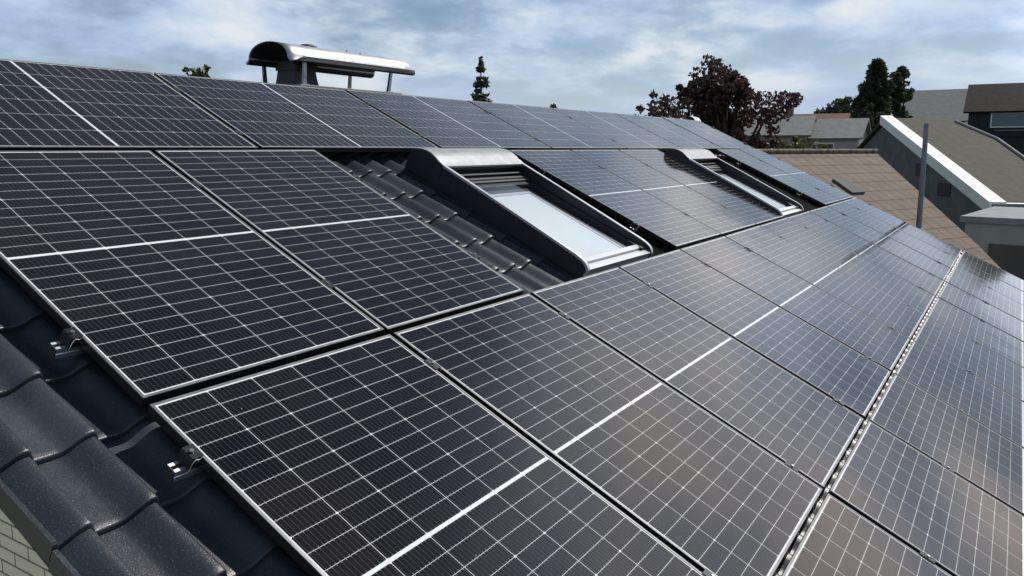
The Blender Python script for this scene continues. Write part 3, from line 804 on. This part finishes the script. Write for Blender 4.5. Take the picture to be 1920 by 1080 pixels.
broad_tree('poplar_tree', 'thin upright tree behind the pale grey roof', 'tree', (72.0, 5.0, 0), 13.5, 0.65, 0.65, M['leaf_conifer'], 26, 110, 0.26, 41, 0.3)
broad_tree('leafy_tree', 'broad dark green tree between the yellow bush and the dark conifer', 'tree', (67.6, 8.3, 0), 9.9, 3.0, 2.6, M['leaf_conifer'], 50, 260, 0.26, 43, 0.2)
broad_tree('garden_bush', 'yellow green bush in front of the distant houses', 'bush', (35.0, 4.4, 0), 6.5, 1.5, 1.3, M['leaf_yellow'], 34, 200, 0.17, 47, 0.1)

# ------------------------------------------------------------------ neighbouring houses
def frame_obj(name, poly, m, parent, off, th=0.12):
    """a roof slab from world corners, stored in its own plane so that tile rows follow it"""
    o = Vector(poly[0]); ex = (Vector(poly[1]) - o).normalized(); nrm = ex.cross(Vector(poly[-1]) - o).normalized()
    if nrm.z < 0: nrm = -nrm
    ey = nrm.cross(ex)
    loc = [(ex.dot(Vector(p) - o), ey.dot(Vector(p) - o), 0.0) for p in poly]
    b = MB(); b.prism([(x, y, -th) for x, y, z in loc], (0, 0, 0), (0, 0, th))
    ob = link(name, b.mesh(name, m), parent)
    mw = Matrix((ex, ey, nrm)).transposed().to_4x4(); mw.translation = o - off
    ob.matrix_local = mw
    return ob

def gable_house(label, base, ang, ln, wd, eave, ridge_h, roof_m, wall_m, wins=(), over=0.35, group=None, pane='pane_dark', stack=True):
    """plain house: ridge along its local x"""
    t = thing('house', label, 'house', base, (0, 0, ang), group)
    b = MB(); hx, hy = ln / 2, wd / 2
    b.prism([(-hx, -hy, 0), (-hx, -hy, eave), (-hx, 0, ridge_h - 0.05), (-hx, hy, eave), (-hx, hy, 0)], (0, 0, 0), (ln, 0, 0))
    wl = link('wall', b.mesh('wall', wall_m), t)
    sl = (ridge_h - eave) / hy
    ye, ze = hy + over, eave - over * sl
    for s in (-1, 1):
        frame_obj('roof', [(-hx - over, s * ye, ze + 0.05), (hx + over, s * ye, ze + 0.05), (hx + over, 0, ridge_h + 0.05), (-hx - over, 0, ridge_h + 0.05)], roof_m, t, Vector((0, 0, 0)))
    for (face, a, z, ww, hh) in wins:
        b = MB(); b2 = MB()
        if face == 'long':
            b.box((a - ww / 2, -hy - 0.05, z), (a + ww / 2, -hy + 0.02, z + hh)); b2.box((a - ww / 2 + .07, -hy - 0.056, z + .07), (a + ww / 2 - .07, -hy - 0.053, z + hh - .07))
        else:
            b.box((-hx - 0.05, a - ww / 2, z), (-hx + 0.02, a + ww / 2, z + hh)); b2.box((-hx - 0.056, a - ww / 2 + .07, z + .07), (-hx - 0.053, a + ww / 2 - .07, z + hh - .07))
        f = link('window', b.mesh('window', M['white_board']), t); link('pane', b2.mesh('pane', M[pane]), f)
    if not stack: return t
    b = MB(); b.box((hx * 0.3, 0.1, ridge_h - 0.3), (hx * 0.3 + 0.5, 0.6, ridge_h + 0.7)); bevel(link('chimney', b.mesh('chimney', M['roof_red']), t), 0.03)
    return t

# brown-roofed neighbour right behind our far verge
A, B = Vector((15.04, 0.46, 5.95)), Vector((18.39, -1.05, 5.90))
rd = (B - A); rd.z = 0; rd.normalize(); dn = Vector((rd.y, -rd.x, 0))
if dn.y > 0: dn = -dn
slope = 0.56
def bpt(s, d): return Vector((A.x + rd.x * s + dn.x * d, A.y + rd.y * s + dn.y * d, 5.93 - slope * d))
hb = Vector((15.5, -1.5, 0))
nb = thing('house', 'neighbouring house with a brown tiled roof just beyond the far verge', 'house', hb)
frame_obj('roof', [bpt(-1.2, 4.6), bpt(1.45, 4.6), bpt(2.35, 3.1), bpt(3.72, 0), bpt(-1.2, 0)], M['roof_brown'], nb, hb)
frame_obj('roof', [bpt(-1.2, 0) + Vector((0, 0, -.004)), bpt(3.72, 0) + Vector((0, 0, -.004)), bpt(3.72, -3.5) + Vector((0, 0, -2 * slope * 3.5)), bpt(-1.2, -3.5) + Vector((0, 0, -2 * slope * 3.5))], M['roof_brown'], nb, hb)
b = MB()
q = [bpt(-0.9, 4.1), bpt(1.3, 4.1), bpt(2.1, 2.9), bpt(3.4, 0.2), bpt(3.4, -3.2), bpt(-0.9, -3.2)]
lowz = [3.4, 3.4, 4.1, 5.5, 3.9, 3.9]
b.add([(p.x, p.y, 0) for p in q] + [(p.x, p.y, z) for p, z in zip(q, lowz)], [tuple(range(5, -1, -1))] + [(i, (i + 1) % 6, 6 + (i + 1) % 6, 6 + i) for i in range(6)])
link('wall', b.mesh('wall', M['render_pale']), nb, -hb)
for s, d, ww, hh in ((0.75, 1.0, 0.42, 0.45),):
    f = frame_obj('roof_window', [bpt(s, d + hh) + Vector((0, 0, .06)), bpt(s + ww, d + hh) + Vector((0, 0, .06)), bpt(s + ww, d) + Vector((0, 0, .06)), bpt(s, d) + Vector((0, 0, .06))], M['render_grey'], nb, hb, 0.05)
b = MB()
for i in range(12):
    p0, p1 = bpt(-1.2 + i * 0.41, 0.0), bpt(-1.2 + i * 0.41 + 0.43, 0.0)
    b.tube([tuple(p0 + Vector((0, 0, 0.02))), tuple(p1 + Vector((0, 0, 0.03)))], [0.06, 0.05], 10)
link('ridge_cap', b.mesh('ridge_cap', M['roof_brown'], 60), nb, -hb)

# grey mast on that roof
mb = bpt(1.72, 3.17)
mast = MB(); mast.tube([(0, 0, -0.3), (0, 0, 1.2), (0.02, 0.01, 1.95)], [0.048, 0.045, 0.040], 12); mast.tube([(0, 0, -0.02), (0, 0, 0.10)], [0.16, 0.075], 14)
mo = link('antenna_mast', mast.mesh('antenna_mast', M['pole'], 50), None, (14.53, -2.41, 4.50))
tag(mo, 'plain grey metal mast rising in front of the white bargeboard', 'mast')

# house with the white verge board and the olive roof
P1, P2 = Vector((47.55, 2.78, 7.69)), Vector((34.67, -2.92, 3.98))
e = Vector((0.405, -0.914, 0)).normalized()
hc = Vector((41.0, -2.0, 0))
nc = thing('house', 'grey walled neighbouring house with an olive roof and a broad white verge board', 'house', hc)
def cpt(a, f): return P2 + e * a + (P1 - P2) * f
hip = [(2.75, 0.0), (3.77, 0.343), (4.06, 0.668), (3.53, 0.905), (3.2, 1.0)]
frame_obj('roof', [P2] + [cpt(a, f) for a, f in hip] + [P1], M['roof_olive'], nc, hc, 0.14)
back = Vector((P1.x - P2.x, P1.y - P2.y, 0)).normalized()
P0 = P1 + back * 6.0 + Vector((0, 0, -2.0))
frame_obj('roof', [P1 + Vector((0, 0, -.004)), P1 + e * 3.2 + Vector((0, 0, -.004)), P0 + e * 3.2, P0], M['roof_olive'], nc, hc, 0.14)
b = MB(); ins = e * 0.2
q = [P2 + ins + back * 0.4, P1 + ins, P0 + ins - back * 0.3]
q2 = [P2 + e * 2.5 + back * 0.4, P1 + e * 3.0, P0 + e * 3.0 - back * 0.3]
dz_ = [Vector((0, 0, -0.08)), Vector((0, 0, -0.22)), Vector((0, 0, -0.12))]
b.add([(p.x, p.y, 0) for p in q] + [tuple(p + d) for p, d in zip(q, dz_)] + [(p.x, p.y, 0) for p in q2] + [tuple(p + d) for p, d in zip(q2, dz_)],
      [(0, 1, 4, 3), (1, 2, 5, 4), (7, 6, 9, 10), (8, 7, 10, 11), (6, 0, 3, 9), (2, 8, 11, 5), (3, 4, 10, 9), (4, 5, 11, 10)])
link('wall', b.mesh('wall', M['render_grey']), nc, -hc)
d12 = (P2 - P1).normalized(); up = Vector((0, 0, 1))
sec = [(-0.10, -0.36), (-0.10, 0.12), (0.52, 0.12), (0.52, 0.02), (0.0, 0.02), (0.0, -0.36)]
# the verge board is made of lengths butted together
for i in range(4):
    a0, a1 = P1 + (P2 - P1) * (i / 4) - d12 * (0.15 if i == 0 else -0.004), P1 + (P2 - P1) * ((i + 1) / 4) + d12 * (0.4 if i == 3 else -0.004)
    b = MB(); b.prism([a0 + e * a + up * z - hc for a, z in sec], (0, 0, 0), a1 - a0)
    bevel(link('verge_board', b.mesh('verge_board', M['white_board']), nc), 0.012)
b = MB(); b.tube([tuple(P2 - hc - up * 0.12 - back * 0.1), tuple(cpt(2.75, 0) - hc - up * 0.14 - back * 0.1)], 0.10, 10)
link('gutter', b.mesh('gutter', M['pole'], 50), nc)
b = MB(); b.tube([tuple(cpt(3.45, 0.93) - hc + up * 0.05), tuple(cpt(4.06, 0.668) - hc + up * 0.05), tuple(cpt(3.77, 0.343) - hc + up * 0.05)], 0.07, 8)
link('hip_flashing', b.mesh('hip_flashing', M['bitumen'], 50), nc)
# narrow strip windows high in the shaded gable
for f0 in (0.30, 0.52):
    c0 = P2 + (P1 - P2) * f0 + e * 0.17; c0.z -= 1.2
    b = MB(); vs = [c0, c0 + back * 1.5, c0 + back * 1.5 + up * 0.6, c0 + up * 0.6]
    b.prism([v - hc for v in vs], (0, 0, 0), e * 0.06); link('window', b.mesh('window', M['pane_dark']), nc)

# low garage with a pale flat roof at the right edge
ga = Vector((29.6, -5.4, 0))
gt = thing('garage', 'low grey garage with a pale flat roof below the olive roof', 'garage', ga, (0, 0, R(-8)))
b = MB(); b.box((-2.6, -2.4, 0), (2.6, 2.5, 3.72)); link('wall', b.mesh('wall', M['render_pale']), gt)
b = MB(); b.box((-2.75, -2.55, 3.723), (2.75, 2.65, 3.93)); bevel(link('roof', b.mesh('roof', M['bitumen']), gt), 0.03)
b = MB(); b.box((-2.66, -1.6, 2.0), (-2.60, 1.8, 3.1)); link('window', b.mesh('window', M['pane_dark']), gt)

# dark house upper right, pale roofed house, the row of small ones far away
gable_house('tall dark house with a near black roof at the right edge', (61.6, -4.6, 0), R(-90), 7.6, 6.0, 8.5, 10.25, M['roof_dark'], M['render_dark'],
            (('long', -1.4, 7.35, 2.3, 0.95), ('long', 1.6, 7.35, 1.6, 0.95)), 0.3, None, 'pane', False)
fl = thing('annexe', 'low flat roofed dark blue annexe in front of the tall dark house', 'annexe', (55.6, -5.0, 0), (0, 0, R(-90)))
b = MB(); b.box((-2.5, -1.2, 0), (2.5, 1.2, 6.7)); link('wall', b.mesh('wall', M['render_dark']), fl)
b = MB(); b.box((-2.6, -1.3, 6.703), (2.6, 1.3, 7.1)); bevel(link('roof', b.mesh('roof', M['navy']), fl), 0.03)
gable_house('house with a broad pale grey roof behind the white verge board', (86.8, 4.0, 0), R(-90), 6.6, 9.0, 8.7, 11.6, M['roof_pale'], M['render_grey'], (('long', 0, 6.2, 1.2, 1.1),), 0.35, None, 'pane_dark', False)
far = 'small houses far off between beech and bush'
gable_house('far grey roofed house with a pinkish wall, nearest the copper beech', (56.0, 10.9, 0), R(-84), 5.0, 5.0, 7.0, 8.2, M['roof_pale'], M['render_pink'], (('long', -1.0, 5.2, 1.0, 1.1), ('long', 1.2, 5.2, 1.0, 1.1)), 0.3, far)
gable_house('far pale walled house with a red roof, middle of the distant row', (60.5, 9.2, 0), R(-86), 4.4, 5.0, 7.3, 8.5, M['roof_red'], M['render_pale'], (('long', -0.7, 5.6, 1.0, 1.1), ('long', 1.0, 5.6, 1.0, 1.1)), 0.3, far, 'pane_dark', False)
gable_house('far grey house close above the yellow green bush', (57.0, 7.2, 0), R(-88), 4.0, 5.0, 6.8, 8.0, M['roof_pale'], M['render_pale'], (('long', 0.0, 5.3, 1.2, 1.1),), 0.3, far, 'pane_dark', False)
# wood closing the horizon
r = np.random.default_rng(99)
blobs = []
for i in range(150):
    a = R(-35) + i / 150 * R(120)
    d = 150 + r.normal(0, 12)
    blobs.append(((math.cos(a) * d, math.sin(a) * d, 3.0 + r.random() * 2.0), (5.5, 5.5, 3.0 + 1.5 * r.random()), 140))
fw = link('wood', leaves('wood', M['leaf_green'], blobs, 1.1, 98))
fw['kind'] = 'stuff'; fw['label'] = 'far off green wood along the horizon'; fw['category'] = 'wood'
